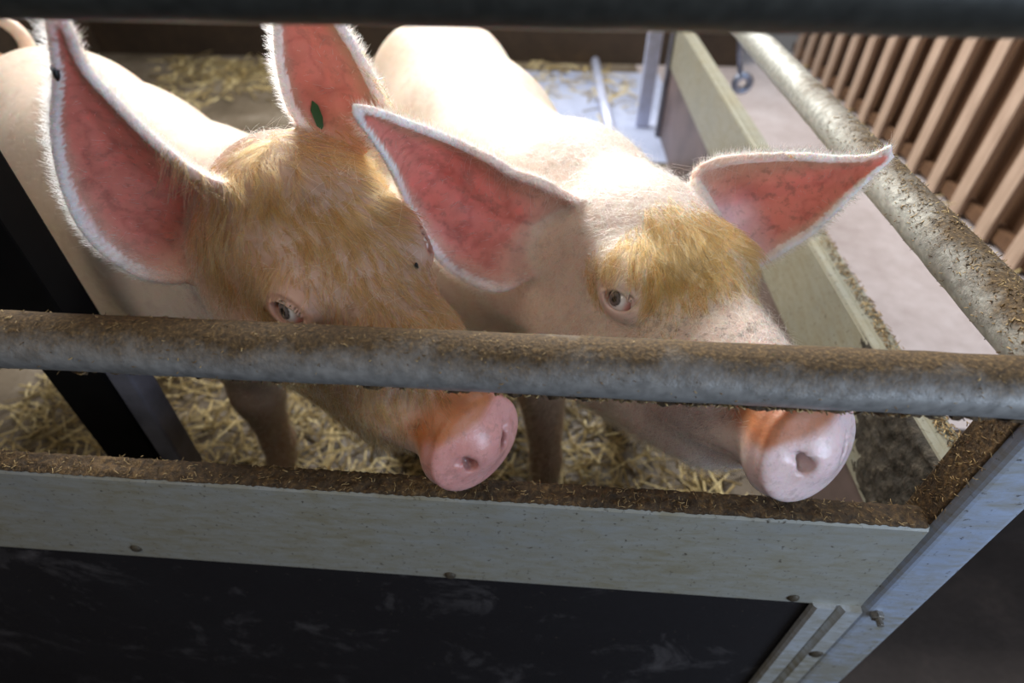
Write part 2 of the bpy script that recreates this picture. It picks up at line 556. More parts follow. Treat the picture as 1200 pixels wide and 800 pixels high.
dr = empty('hanging_hook', (.79, 2.3, 0), 'blue steel rod with a round eye hanging beyond the divider', 'hook')
bm = bmesh.new(); add_tube(bm, [(.764, 2.3, .80), (.764, 2.3, .52), (.80, 2.3, .38)], .012, 10)
link('rod', bm_mesh('rod', bm, True), M['chrome'], dr)
bm = bmesh.new()
ring = [(.822 + .032 * math.cos(a), 2.3, .335 + .032 * math.sin(a)) for a in [2 * math.pi * k / 24 for k in range(25)]]
add_tube(bm, ring, .016, 10)
link('eye_ring', bm_mesh('eye_ring', bm, True), M['chrome'], dr)

pp = bpy.data.meshes.new('x'); bpy.data.meshes.remove(pp)
bm = bmesh.new(); add_tube(bm, [(.258, 3.68, .034), (.27, 3.0, .034), (.29, 2.45, .034)], .028, 14)
o = link('floor_pipe', bm_mesh('floor_pipe', bm, True), M['zinc_pale'])
tag(o, 'pale blue pipe lying along the wet floor behind the right pig', 'pipe')
o = box('end_gate', (.43, 2.62, 0), (.50, 2.66, .75), M['zinc_pale'], None, .006)
tag(o, 'pale blue upright zinc post at the far end of the side partition', 'post')


# straw
def straw_field(name, n, xr, yr, z, lab, L=(.04, .16), W=(.002, .0045), clump=None):
    P = np.stack([rng.uniform(*xr, n), rng.uniform(*yr, n), z + rng.random(n) ** 2 * .05], 1)
    if clump is not None:
        keep = clump(P)
        P = P[keep]
    n = len(P)
    o = prisms(name, P, rand_dirs(n, .22), rng.uniform(*L, n), rng.uniform(*W, n), M['straw'], None)
    return tag(o, lab, 'straw')


straw_field('straw_bedding', 4200, (-1.4, .46), (.12, 1.2), .004, 'loose yellow straw strewn on the pen floor under the pigs')
straw_field('straw_bedding', 6000, (-2.9, .46), (1.25, 3.6), .004, 'straw lying on the far floor behind the pigs', W=(.004, .009),
            clump=lambda P: (np.sin(P[:, 0] * 5) + np.sin(P[:, 1] * 4 + P[:, 0] * 3) + rng.normal(0, .6, len(P))) > (.1 + 1.3 * (P[:, 0] > 0) * (P[:, 1] < 4)))
straw_field('straw_bedding', 700, (1.44, 1.55), (1.0, 3.7), .004, 'line of straw along the foot of the slatted wall', W=(.004, .008))

# ------------------------------------------------------------------ implicit-surface modelling
class Field:
    """signed distance on a rectilinear grid that is finer around the head"""
    def __init__(s, lo, hi, fine, h0, h1, eye, he):
        s.ax = []
        for a in range(3):
            x, L = lo[a], [lo[a]]
            while x < hi[a]:
                d = max(fine[0][a] - x, x - fine[1][a], 0)
                h = min(h1, h0 + d * .12)
                de = max(abs(x - eye[a]) - .026, 0)
                h = min(h, he + de * .06)
                x += h; L.append(x)
            s.ax.append(np.array(L, np.float32))
        s.v = np.full([len(a) for a in s.ax], 1.0, np.float32)
        s.off = np.zeros(3)

    def sl(s, lo, hi):
        return tuple(slice(max(0, np.searchsorted(a, l) - 1), np.searchsorted(a, h) + 1) for a, l, h in zip(s.ax, lo, hi))

    def pts(s, sl):
        x, y, z = (a[q] for a, q in zip(s.ax, sl))
        return np.stack(np.broadcast_arrays(x[:, None, None], y[None, :, None], z[None, None, :]), -1)

    def union(s, fn, lo, hi, k):
        sl = s.sl(np.asarray(lo) - k - .02, np.asarray(hi) + k + .02)
        if any(q.start >= q.stop for q in sl): return
        d = fn(s.pts(sl)).astype(np.float32)
        a = s.v[sl]
        h = np.clip(.5 + .5 * (a - d) / k, 0, 1)
        s.v[sl] = a + (d - a) * h - k * h * (1 - h)

    def cut(s, fn, lo, hi, k):
        sl = s.sl(np.asarray(lo) - k - .02, np.asarray(hi) + k + .02)
        d = -fn(s.pts(sl)).astype(np.float32)
        a = s.v[sl]
        h = np.clip(.5 - .5 * (a - d) / k, 0, 1)
        s.v[sl] = a + (d - a) * h + k * h * (1 - h)

    def cone(s, a, b, r1, r2, k, sq=None):
        a, b = np.asarray(a, float), np.asarray(b, float)
        ba = b - a; l2 = ba @ ba
        def fn(P):
            pa = P - a
            t = np.clip(pa @ ba / l2, 0, 1)
            return np.linalg.norm(pa - t[..., None] * ba, axis=-1) - (r1 + (r2 - r1) * t)
        s.union(fn, np.minimum(a - r1, b - r2), np.maximum(a + r1, b + r2), k)

    def ell(s, c, Rm, r, k, cut=False):
        c, r = np.asarray(c, float), np.asarray(r, float)
        def fn(P):
            q = (P - c) @ Rm
            k0 = np.linalg.norm(q / r, axis=-1); k1 = np.linalg.norm(q / r ** 2, axis=-1) + 1e-9
            return k0 * (k0 - 1) / k1
        (s.cut if cut else s.union)(fn, c - r.max(), c + r.max(), k)

    def sheet(s, S, th, k, reach=.011):
        """thin curved sheet given by sample points S (n,3) and half thicknesses"""
        lo, hi = S.min(0) - reach - .01, S.max(0) + reach + .01
        sl = s.sl(lo, hi)
        ax = [a[q] for a, q in zip(s.ax, sl)]
        shp = [len(a) for a in ax]
        d = np.full(np.prod(shp), .02, np.float32)
        i0 = [np.searchsorted(a, S[:, j]) for j, a in enumerate(ax)]
        w = 4
        for dx in range(-w, w):
            ix = np.clip(i0[0] + dx, 0, shp[0] - 1); ex = (ax[0][ix] - S[:, 0]) ** 2
            for dy in range(-w, w):
                iy = np.clip(i0[1] + dy, 0, shp[1] - 1); ey = ex + (ax[1][iy] - S[:, 1]) ** 2
                for dz in range(-w, w):
                    iz = np.clip(i0[2] + dz, 0, shp[2] - 1)
                    e = np.sqrt(ey + (ax[2][iz] - S[:, 2]) ** 2) - th
                    np.minimum.at(d, (ix * shp[1] + iy) * shp[2] + iz, e.astype(np.float32))
        d = d.reshape(shp)
        a = s.v[sl]
        h = np.clip(.5 + .5 * (a - d) / k, 0, 1)
        s.v[sl] = a + (d - a) * h - k * h * (1 - h)

    def surface(s):
        v = s.v
        ins = v < 0
        nx, ny, nz = v.shape
        cnt = np.zeros((nx - 1, ny - 1, nz - 1), np.int8)
        for i in (0, 1):
            for j in (0, 1):
                for k in (0, 1):
                    cnt += ins[i:nx - 1 + i, j:ny - 1 + j, k:nz - 1 + k]
        act = np.argwhere((cnt > 0) & (cnt < 8))
        idm = np.full(cnt.shape, -1, np.int32)
        idm[tuple(act.T)] = np.arange(len(act))
        acc = np.zeros((len(act), 3)); num = np.zeros(len(act))
        def corner(o):
            ii = act + np.array(o)
            return v[tuple(ii.T)], np.stack([s.ax[j][ii[:, j]] for j in range(3)], 1)
        C = {o: corner(o) for o in [(i, j, k) for i in (0, 1) for j in (0, 1) for k in (0, 1)]}
        for o in C:
            for ax in range(3):
                if o[ax] == 0:
                    o2 = tuple(1 if q == ax else o[q] for q in range(3))
                    (va, pa), (vb, pb) = C[o], C[o2]
                    m = (va < 0) != (vb < 0)
                    t = np.where(m, va / np.where(va == vb, 1, va - vb), 0)
                    acc += np.where(m[:, None], pa + (pb - pa) * t[:, None], 0); num += m
        V = acc / num[:, None]
        F = []
        for ax in range(3):
            a, b = [q for q in range(3) if q != ax]
            lo = [slice(None)] * 3; hi = [slice(None)] * 3
            lo[ax] = slice(0, -1); hi[ax] = slice(1, None)
            A, B = ins[tuple(lo)], ins[tuple(hi)]
            e = np.argwhere(A != B)
            e = e[(e[:, a] > 0) & (e[:, b] > 0) & (e[:, a] < v.shape[a] - 1) & (e[:, b] < v.shape[b] - 1)]
            flip = A[tuple(e.T)]
            q = []
            for da, db in ((-1, -1), (0, -1), (0, 0), (-1, 0)):
                c = e.copy(); c[:, a] += da; c[:, b] += db
                q.append(idm[tuple(c.T)])
            q = np.stack(q, 1)
            if ax == 1: flip = ~flip
            q[~flip] = q[~flip][:, ::-1]
            F.append(q)
        F = np.concatenate(F)
        return V, F[(F >= 0).all(1)]


def rot(y, p, r):
    y, p, r = (math.radians(a) for a in (y, p, r))
    return np.array(Matrix.Rotation(y, 3, 'Z') @ Matrix.Rotation(p, 3, 'Y') @ Matrix.Rotation(r, 3, 'X'))


def view_point(px, py, ydepth):
    """world point where the sight line of a measured photo position meets the plane y = ydepth"""
    cp, sp, cy, sy = math.cos(CAM_PITCH), math.sin(CAM_PITCH), math.cos(CAM_YAW), math.sin(CAM_YAW)
    fw = np.array([-sy * cp, cy * cp, -sp]); rt = np.array([cy, sy, 0]); up = np.cross(rt, fw)
    d = fw + rt * (px - 600) / CAM_F - up * (py - 400) / CAM_F
    return CAM_P + d * (ydepth - CAM_P[1]) / d[1]


def curve_through(pts, n):
    """smooth (Catmull-Rom) resampling of a 3-D polyline by arc length"""
    P = np.asarray(pts, float)
    Q = np.vstack([2 * P[0] - P[1], P, 2 * P[-1] - P[-2]])
    out = []
    for i in range(1, len(Q) - 2):
        p0, p1, p2, p3 = Q[i - 1], Q[i], Q[i + 1], Q[i + 2]
        for t in np.linspace(0, 1, 24, endpoint=False):
            out.append(.5 * ((2 * p1) + (-p0 + p2) * t + (2 * p0 - 5 * p1 + 4 * p2 - p3) * t * t + (-p0 + 3 * p1 - 3 * p2 + p3) * t ** 3))
    out = np.array(out + [P[-1]])
    s = np.r_[0, np.cumsum(np.linalg.norm(np.diff(out, axis=0), axis=1))]
    u = np.linspace(0, s[-1], n)
    return np.stack([np.interp(u, s, out[:, j]) for j in range(3)], 1)


def ear_sheet(e1, e2, cup, roll, nu=110, nv=170, inset=.0):
    """curved ear between two edge curves (base to tip); cup pushes the middle back, roll curls the edges"""
    A, B = curve_through(e1, nv), curve_through(e2, nv)
    u = np.linspace(0, 1, nu)
    v = np.linspace(0, 1, nv)
    S = A[:, None] * (1 - u)[None, :, None] + B[:, None] * u[None, :, None]
    wid = np.linalg.norm(B - A, axis=1)
    mid = (A + B) / 2
    axis = np.gradient(mid, axis=0); axis /= np.linalg.norm(axis, axis=1, keepdims=True)
    nrm = np.cross(B - A, axis); nrm /= np.linalg.norm(nrm, axis=1, keepdims=True) + 1e-9
    toc = CAM_P - mid
    sgn = np.sign((nrm * toc).sum(1).mean())
    nrm *= sgn
    prof = np.sin(np.pi * u) ** .75
    amt = cup * wid * (1 - .55 * v)
    S = S - nrm[:, None] * (amt[:, None] * prof[None])[..., None]
    S = S + nrm[:, None] * (roll * wid[:, None] * (np.sin(2 * np.pi * u * 3 + 5 * v[:, None]) * .10 * np.sin(np.pi * u)[None]))[..., None]
    return S, u, v, nrm


# ------------------------------------------------------------------ pig materials
def skin_material(name):
    t = NT(name)
    at = t.n('ShaderNodeVertexColor', _layer_name='skin').outputs[0]
    c = t.coords()
    n1 = t.noise(c, 26, 5, .6)
    n2 = t.noise(c, 190, 5, .65)
    n3 = t.noise(t.coords(scale=(1, 1, 1)), 75, 4, .7)
    var = t.ramp(n1, [(.3, (.86, .80, .78)), (.5, (1, 1, 1)), (.75, (1.0, .95, .93))])
    col = t.mix(1.0, at, var, 'MULTIPLY')
    gs = t.n('ShaderNodeSeparateColor', i0=t.n('ShaderNodeVertexColor', _layer_name='grime').outputs[0])
    spots, gloss = gs.outputs[0], gs.outputs[1]
    fr = t.ramp(t.math('ADD', n3, t.math('MULTIPLY', n1, .15)), [(.60, G3(0)), (.70, G3(1))])
    col = t.mix(t.math('MULTIPLY', fr, spots), col, (.10, .055, .035))
    h = t.math('ADD', t.math('MULTIPLY', n2, .6), t.math('MULTIPLY', n1, .8))
    return t.bsdf(Base__Color=col, Roughness=t.math('SUBTRACT', .48, t.math('MULTIPLY', gloss, .28)), Subsurface__Weight=.55, Subsurface__Radius=(1.0, .30, .18), Subsurface__Scale=.009,
                  Normal=t.bump(h, .32, .003))


def hair_material(name, a, b, rough=.35):
    t = NT(name)
    hi = t.n('ShaderNodeHairInfo')
    col = t.ramp(hi.outputs['Random'], [(0, a), (1, b)])
    p = t.n('ShaderNodeBsdfHairPrincipled', Color=col, Roughness=rough)
    t.t.links.new(p.outputs[0], t.out.inputs[0])
    return t.m


def eye_material(name):
    t = NT(name)
    at = t.n('ShaderNodeVertexColor', _layer_name='skin').outputs[0]
    return t.bsdf(Base__Color=at, Roughness=.06, Coat__Weight=.6)


M['skin'] = skin_material('pig_skin')
M['gold_hair'] = hair_material('golden_hair', (.12, .050, .010), (.58, .33, .10))
M['white_hair'] = hair_material('white_bristle', (.80, .72, .60), (.97, .94, .90))
M['dark_hair'] = hair_material('grey_bristle', (.06, .05, .045), (.62, .55, .50))
M['eye'] = eye_material('wet_eye')
M['tag'] = plain('green_plastic', (.02, .075, .012), .4)
M['fly'] = plain('fly_black', (.008, .007, .007), .4)


def hair(name, roots, dirs, nrm, length, radius, mat, parent, K=6, curl=.25, grav=.25, clump=.0):
    n = len(roots)
    hc = bpy.data.hair_curves.new(name)
    hc.add_curves([K] * n)
    t = np.linspace(0, 1, K)
    D = dirs / (np.linalg.norm(dirs, axis=1, keepdims=True) + 1e-9)
    j = rng.normal(0, curl, (n, 3))
    P = np.empty((n, K, 3), np.float32)
    L = length[:, None]
    if clump:                                                           # strands gather into locks of `clump`
        g = np.arange(n) // clump * clump
    for k, tt in enumerate(t):
        lift = nrm * (tt * (1 - .6 * tt)) * .55
        P[:, k] = roots + (D * tt + lift * .6 + j * tt * tt + np.array([0, 0, -grav]) * tt * tt * .5) * L
    if clump:
        wgt = (.85 * t ** .8)[None, :, None]
        P = P * (1 - wgt) + P[g] * wgt
    hc.attributes['position'].data.foreach_set('vector', P.ravel())
    R = (radius[:, None] * (1 - .75 * t)[None]).astype(np.float32)
    ra = hc.attributes.get('radius') or hc.attributes.new('radius', 'FLOAT', 'POINT')
    ra.data.foreach_set('value', R.ravel())
    return link(name, hc, mat, parent, 'stuff')


def sstep(a, b, x):
    t = np.clip((x - a) / (b - a), 0, 1)
    return t * t * (3 - 2 * t)


def lerp(A, B, w):
    return A * (1 - w[:, None]) + np.asarray(B) * w[:, None]


def smooth_noise(P, f, seed):
    r = np.random.default_rng(seed)
    o = np.zeros(len(P))
    for i in range(6):
        d = r.normal(0, 1, 3); d *= f * r.uniform(.6, 1.6) / np.linalg.norm(d)
        o += np.sin(P @ d + r.uniform(0, 6.28))
    return o / 6


# ------------------------------------------------------------------ pig builder
def build_pig(cfg):
    Rm, T, s = rot(*cfg['rot']), np.array(cfg['T']), cfg['s']
    W = lambda *p: T + Rm @ (np.array(p, float) * s)
    spine = [np.array(p) for p in cfg['spine']]
    rad = cfg['srad']
    ears = [ear_sheet([view_point(*q) for q in e['e1']], [view_point(*q) for q in e['e2']], e['cup'], e['roll']) for e in cfg['ears']]
    allE = np.concatenate([e[0].reshape(-1, 3) for e in ears])
    headpts = np.stack([W(.35, .08, -.09), W(.35, -.08, -.09), W(.35, 0, .08), W(-.12, 0, -.1), W(-.12, 0, .2), W(.33, 0, 0), W(.3, .07, -.08), W(0, .15, 0), W(0, -.15, 0), W(0, 0, -.18)])
    flo = np.minimum(headpts.min(0), allE.min(0)) - .012
    fhi = np.maximum(headpts.max(0), allE.max(0)) + .012
    lo = np.minimum(flo, np.min([p - r - .06 for p, r in zip(spine, rad)], 0)); lo[2] = -.01
    hi = np.maximum(fhi, np.max([p + r + .06 for p, r in zip(spine, rad)], 0))
    eyeR = W(*cfg.get('eye', (.085, -.086, .052)))
    f = Field(lo, hi, (flo, fhi), .0042, .016, eyeR, .0024)
    # trunk
    for (p, q, a, b) in zip(spine, spine[1:], rad, rad[1:]):
        f.cone(p, q, a, b, .06)
    for c, r in cfg['bulk']:
        f.ell(c, np.eye(3), r, .06)
    # legs
    for leg in cfg['legs']:
        for (p, a), (q, b) in zip(leg, leg[1:]):
            f.cone(p, q, a, b, .03)
        px, py, pz = leg[-1][0]
        for dx in (-.014, .014):                                       # split trotter
            f.cone((px + dx, py - .012, .05), (px + dx * 1.3, py - .03, .018), .020, .017, .008)
    # head
    f.cone(W(-.05, 0, -.02), spine[0], .125 * s, rad[0], .07)
    f.ell(W(-.035, 0, .035), Rm, np.array((.125, .105, .105)) * s, .03)
    f.ell(W(.03, 0, .035), Rm, np.array((.11, .088, .078)) * s, .03)
    for sg in (-1, 1):
        f.ell(W(-.01, sg * .065, -.055), Rm, np.array((.115, .065, .085)) * s, .035)
        f.ell(W(.055, sg * .062, .065), Rm, np.array((.050, .034, .036)) * s, .025)
        f.ell(W(.13, sg * .042, -.016), Rm, np.array((.11, .040, .056)) * s, .03)
    f.cone(W(.06, 0, .01), W(.27, 0, .0), .082 * s, .051 * s, .03)
    f.cone(W(-.02, 0, -.105), W(.12, 0, -.085), .078 * s, .058 * s, .03)
    f.cone(W(.12, 0, -.080), W(.225, 0, -.055), .056 * s, .032 * s, .025)
    f.cone(W(-.01, 0, -.135), W(.18, 0, -.085), .085 * s, .045 * s, .03)
    if cfg.get('jowl'):
        (a0, r0_), (a1, r1_) = cfg['jowl']
        f.cone(W(*a0), W(*a1), r0_ * s, r1_ * s, .04)
    # snout disc: flared rim round a nearly flat face turned upwards
    tilt = math.radians(cfg['disc_tilt'])
    Rl = np.array(Matrix.Rotation(tilt, 3, 'Y'))
    Rd, c0 = Rm @ Rl, np.array((.284, 0, .003))
    Dp = lambda *p: W(*(c0 + Rl @ np.array(p, float)))
    f.ell(Dp(-.004, 0, 0), Rd, np.array((.026, .062, .058)) * s, .014)
    f.ell(Dp(.010, 0, .001), Rd, np.array((.015, .061, .057)) * s, .006)
    f.ell(Dp(-.034, 0, .040), Rd, np.array((.020, .036, .013)) * s, .012)     # folds behind the disc
    f.ell(Dp(-.022, 0, .056), Rd, np.array((.004, .034, .008)) * s, .008, True)
    f.ell(Dp(-.046, 0, .055), Rd, np.array((.004, .028, .007)) * s, .008, True)
    for sg in (-1, 1):
        f.ell(Dp(.024, sg * .022, -.001), Rd, np.array((.010, .0070, .0095)) * s, .005, True)
        f.ell(Dp(.024, sg * .030, .010), Rd, np.array((.004, .0080, .004)) * s, .005, True)
    for sg in (-1, 1):
        a, b = W(.255, sg * .047, -.030), W(.13, sg * .082, -.045)
        ba = b - a; l2 = ba @ ba
        def line(P, a=a, ba=ba, l2=l2):
            pa = P - a
            t = np.clip(pa @ ba / l2, 0, 1)
            return np.linalg.norm(pa - t[..., None] * ba, axis=-1) - .004
        f.cut(line, np.minimum(a, b), np.maximum(a, b), .006)
    # ears
    for E, u, v, nr in ears:
        V, U = np.meshgrid(v, u, indexing='ij')
        th = .0050 - .0013 * V + .0020 * np.exp(-(np.minimum(U, 1 - U) / .035) ** 2) * np.clip(V * 4, 0, 1) * (1 - .5 * V)
        f.sheet(E.reshape(-1, 3), th.ravel(), .017)
    # eyes: lid bulge, almond opening
    eyes = []
    for sg in (-1, 1):
        ex = cfg.get('eye', (.085, -.086, .052))
        c = W(ex[0], sg * -ex[1] * -1 if sg < 0 else -ex[1], ex[2])
        c = W(ex[0], -sg * ex[1] * (1 if True else 0), ex[2]) if sg > 0 else W(*ex)
        nl = np.array((.30, sg * .88, .34)); nl /= np.linalg.norm(nl)
        tl = np.array((1, 0, cfg.get('eye_slant', -.45))); tl -= nl * (tl @ nl); tl /= np.linalg.norm(tl)
        bl = np.cross(nl, tl)
        if bl[2] < 0: bl = -bl
        B = Rm @ np.stack([tl, bl, nl], 1)
        # rest the eye on the actual head surface along its normal
        sl = f.sl(c - .07, c + .07)
        if sg < 0 or True:
            best = 0.0
            xs = np.linspace(-.05, .05, 101)
            for x in xs[::-1]:
                p = c + B[:, 2] * x
                ii = tuple(min(np.searchsorted(a, q), len(a) - 1) for a, q in zip(f.ax, p))
                if f.v[ii] < 0:
                    best = x; break
            c = c + B[:, 2] * best
        f.ell(c - B[:, 2] * .010, B, (.032, .025, .019), .010)
        w2, h2 = .0210, .0110
        R2 = (w2 * w2 + h2 * h2) / (2 * h2)
        def lens(P, c=c, B=B):
            q = (P - c) @ B
            d1 = np.hypot(q[..., 0], q[..., 1] + (R2 - h2)) - R2
            d2 = np.hypot(q[..., 0], q[..., 1] - (R2 - h2)) - R2
            return np.maximum(np.maximum(d1, d2), -q[..., 2] - .02)
        f.cut(lens, c - .025, c + .03, .0025)
        # crease above the lid
        def crease(P, c=c, B=B):
            q = (P - c) @ B
            return np.hypot(np.hypot(q[..., 0] * .8, q[..., 1] + .006) - .0215, q[..., 2] - .002) - .0022 + np.maximum(0, .004 - q[..., 1])
        f.cut(crease, c - .03, c + .035, .004)
        eyes.append((c, B))
    V, F = f.surface()
    name = 'pig'
    # tail: a curled tapering tube joined into the same mesh
    if cfg.get('tail'):
        bm = bmesh.new()
        add_tube(bm, *cfg['tail'], 12)
        bm.verts.ensure_lookup_table()
        bmesh.ops.triangulate(bm, faces=[q for q in bm.faces if len(q.verts) > 4])
        tv = np.array([v.co for v in bm.verts]); bm.verts.index_update()
        tf = []
        for q in bm.faces:
            ix = [v.index for v in q.verts]
            tf.append(ix if len(ix) == 4 else ix + [ix[-1]])
        tf = np.array([q for q in tf if len(set(q)) == 4])
        bm.free()
        F = np.concatenate([F, tf + len(V)]); V = np.concatenate([V, tv])
    root = empty('pig', tuple(cfg['base']), cfg['label'], 'pig')
    me = from_np('body', V, F, True)
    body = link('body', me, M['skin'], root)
    nv = len(me.vertices)
    V = np.empty(nv * 3, np.float32); me.vertices.foreach_get('co', V); V = V.reshape(-1, 3).astype(float)
    N = np.empty(nv * 3, np.float32); me.vertex_normals.foreach_get('vector', N); N = N.reshape(-1, 3).astype(float)
    L = (V - T) @ Rm / s                                                # head-local coordinates
    # ---- ear membership of every vertex
    ear_in = np.zeros(nv); ear_v = np.zeros(nv); ear_u = np.full(nv, .5); ear_w = np.zeros(nv); ear_id = np.full(nv, -1)
    for ei, (E, u, v, nr) in enumerate(ears):
        pts = E.reshape(-1, 3)
        kd = KDTree(len(pts) // 6 + 1)
        sel = np.arange(0, len(pts), 6)
        for k in sel: kd.insert(pts[k], int(k))
        kd.balance()
        lo_, hi_ = pts.min(0) - .012, pts.max(0) + .012
        cand = np.flatnonzero(((V > lo_) & (V < hi_)).all(1))
        for i in cand:
            co, k, d = kd.find(V[i])
            if d < .009:
                vi, ui = divmod(k, len(u))
                ear_w[i] = max(ear_w[i], min(1, (.009 - d) / .003)); ear_v[i] = v[vi]; ear_u[i] = u[ui]; ear_id[i] = ei
                ear_in[i] = 1.0 if N[i] @ nr[vi] > .05 else 0.0
    # ---- colours
    C = np.tile(cfg['skin'], (nv, 1)).astype(float)
    x, y, z = L.T
    nz1, nz2 = smooth_noise(V, 30, 1), smooth_noise(V, 75, 2)
    inhead = sstep(-.22, -.10, x)
    face = inhead * sstep(-.10, .02, z + nz1 * .02)
    C = lerp(C, cfg['face'], face * .8)
    cheek = inhead * sstep(-.02, -.08, z) * (x < .2)
    C = lerp(C, cfg['cheek'], cheek * .75)
    snt = sstep(.12, .22, x)
    C = lerp(C, cfg['muzzle'], snt * .85)
    topd = sstep(.215, .25, x) * sstep(.000, .030, z + nz2 * .006)
    C = lerp(C, (.52, .17, .045), topd * cfg['snout_dirt'])
    Ld = (L - c0) @ Rl
    disc = sstep(-.014, .002, Ld[:, 0]) * (1 - sstep(cfg['dirt_z'], cfg['dirt_z'] + .012, Ld[:, 2] + nz2 * .005 + .15 * y * cfg['dirt_lean']) * cfg['snout_dirt'])
    C = lerp(C, cfg['disc'], disc)
    for sg in (-1, 1):
        nost = np.exp(-(((Ld[:, 1] - sg * .022) / .008) ** 2 + ((Ld[:, 2] + .001) / .011) ** 2)) * (Ld[:, 0] > .005)
        C = lerp(C, np.array(cfg['disc']) * .55, np.clip(nost, 0, 1))
    fold_shade = (1 - sstep(-.30, -.12, x)) * sstep(.05, .55, smooth_noise(V, 11, 21))  # tan patches painted in for the shading of folds on the back
    C = lerp(C, (.60, .43, .27), fold_shade * .55)
    leg_shade = sstep(.44, .24, V[:, 2] + nz1 * .05)  # browner towards the floor: under-belly shade painted into the legs
    C = lerp(C, (.26, .17, .10), leg_shade * .8)
    for c, B in eyes:
        q = (V - c) @ B
        d = np.hypot(q[:, 0], q[:, 1] * 1.25)
        ring = np.exp(-(d / .026) ** 2) * (np.abs(q[:, 2]) < .03)
        C = lerp(C, cfg['lid'], ring)
        rim = np.exp(-((np.hypot(q[:, 0] / 1.9, q[:, 1]) - .0092) / .0022) ** 2) * (np.abs(q[:, 2]) < .02)
        C = lerp(C, (.40, .20, .16), rim * .45)
    inner = ear_in * ear_w
    core = inner * sstep(.0, .16, np.minimum(ear_u, 1 - ear_u)) * sstep(.08, .30, ear_v + nz1 * .05)
    C = lerp(C, (.72, .38, .28), inner * .6)
    C = lerp(C, cfg['ear'], core * (.92 + .08 * nz2))
    vein = np.abs(smooth_noise(V, 95, 11) + .5 * smooth_noise(V, 210, 12))
    C = lerp(C, np.array(cfg['ear']) * np.array((.72, .55, .55)), core * .55 * np.exp(-(vein / .09) ** 2))
    C = lerp(C, (.66, .40, .28), inner * .75 * sstep(.62, .93, ear_u + .10 * nz1))
    for ei, e in enumerate(cfg['ears']):
        if e.get('pale'):
            C = lerp(C, (.88, .68, .72), inner * (ear_id == ei) * (1 - sstep(.22, .42, ear_v + .06 * nz1)) * (1 - sstep(.4, .75, ear_u)))
    outer = (1 - ear_in) * ear_w
    C = lerp(C, (.93, .82, .74), outer)
    rimw = ear_w * (1 - sstep(.018, .040, np.minimum(np.minimum(ear_u, 1 - ear_u), (1 - ear_v) * 1.5) + .012 * nz2)) * sstep(.12, .30, ear_v)
    C = lerp(C, (.98, .96, .93), rimw)
    grime = np.clip(.20 * inhead + .14 * core * sstep(-.2, .6, nz1) + cfg['grime'] * sstep(.09, .14, x) * (x < .25) * sstep(.0, .03, z), 0, 1)
    grime = np.maximum(grime, disc * .12)
    C = np.clip(C, 0, 1)
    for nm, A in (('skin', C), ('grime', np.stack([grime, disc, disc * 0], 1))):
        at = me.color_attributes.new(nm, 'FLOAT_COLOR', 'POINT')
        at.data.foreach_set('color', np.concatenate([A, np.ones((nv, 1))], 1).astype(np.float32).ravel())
    # ---- eyeballs
    for c, B in eyes:
        bm = bmesh.new()
        bmesh.ops.create_uvsphere(bm, u_segments=48, v_segments=32, radius=.0175)
        em = bm_mesh('eye', bm, True)
        e = link('eye', em, M['eye'], root)
        mw = Matrix.Identity(4)
        for i in range(3):
            for j in range(3): mw[i][j] = B[i, j]
        cc = c - B[:, 2] * .0125
        for i in range(3): mw[i][3] = cc[i]
        em.transform(mw)
        ev = np.array([q.co for q in em.vertices])
        toc = B[:, 2] - .24 * B[:, 0] + .04 * B[:, 1]; toc = toc / np.linalg.norm(toc)
        dd = (ev - cc) / .0175
        ang = np.degrees(np.arccos(np.clip(dd @ toc, -1, 1)))
        ec = np.tile((.92, .89, .87), (len(ev), 1)).astype(float)
        med = sstep(.45, .8, dd @ B[:, 0]); ec = lerp(ec, (.75, .42, .40), med)
        ir = 1 - sstep(29, 32, ang)
        ec = lerp(ec, (.17, .145, .14), ir)
        ec = lerp(ec, (.02, .016, .016), np.exp(-((ang - 29) / 3) ** 2))
        ec = lerp(ec, (.004, .004, .005), 1 - sstep(13, 16, ang))
        at = em.color_attributes.new('skin', 'FLOAT_COLOR', 'POINT')
        at.data.foreach_set('color', np.concatenate([ec, np.ones((len(ev), 1))], 1).astype(np.float32).ravel())
    # ---- hair roots on faces
    Fa = np.empty(len(me.polygons) * 4, np.int32); me.loops.foreach_get('vertex_index', Fa[:len(me.loops)])
    Fa = Fa[:len(me.loops)].reshape(-1, 4)
    pc = V[Fa].mean(1); pn = N[Fa].mean(1); pn /= np.linalg.norm(pn, axis=1, keepdims=True) + 1e-9
    d1, d2 = V[Fa[:, 2]] - V[Fa[:, 0]], V[Fa[:, 3]] - V[Fa[:, 1]]
    pa = np.linalg.norm(np.cross(d1, d2), axis=1) / 2
    pl = L[Fa].mean(1); pe = ear_w[Fa].mean(1); pu = ear_u[Fa].mean(1); pin = ear_in[Fa].mean(1); pv = ear_v[Fa].mean(1)
    eyed = np.min([np.linalg.norm(pc - c, axis=1) for c, B in eyes], 0)

    def pick(w, n):
        p = w * pa; p = p / p.sum()
        fi = rng.choice(len(p), n, p=p)
        a, b = rng.random(n), rng.random(n)
        r = (V[Fa[fi, 0]] * ((1 - a) * (1 - b))[:, None] + V[Fa[fi, 1]] * (a * (1 - b))[:, None] + V[Fa[fi, 2]] * (a * b)[:, None] + V[Fa[fi, 3]] * ((1 - a) * b)[:, None])
        return fi, r

    def tangent(D, nrm):
        D = D - nrm * (D * nrm).sum(1, keepdims=True)
        return D / (np.linalg.norm(D, axis=1, keepdims=True) + 1e-9)

    vis = ((CAM_P - pc) * pn).sum(1) > -.15
    px_, py_, pz_ = pl.T
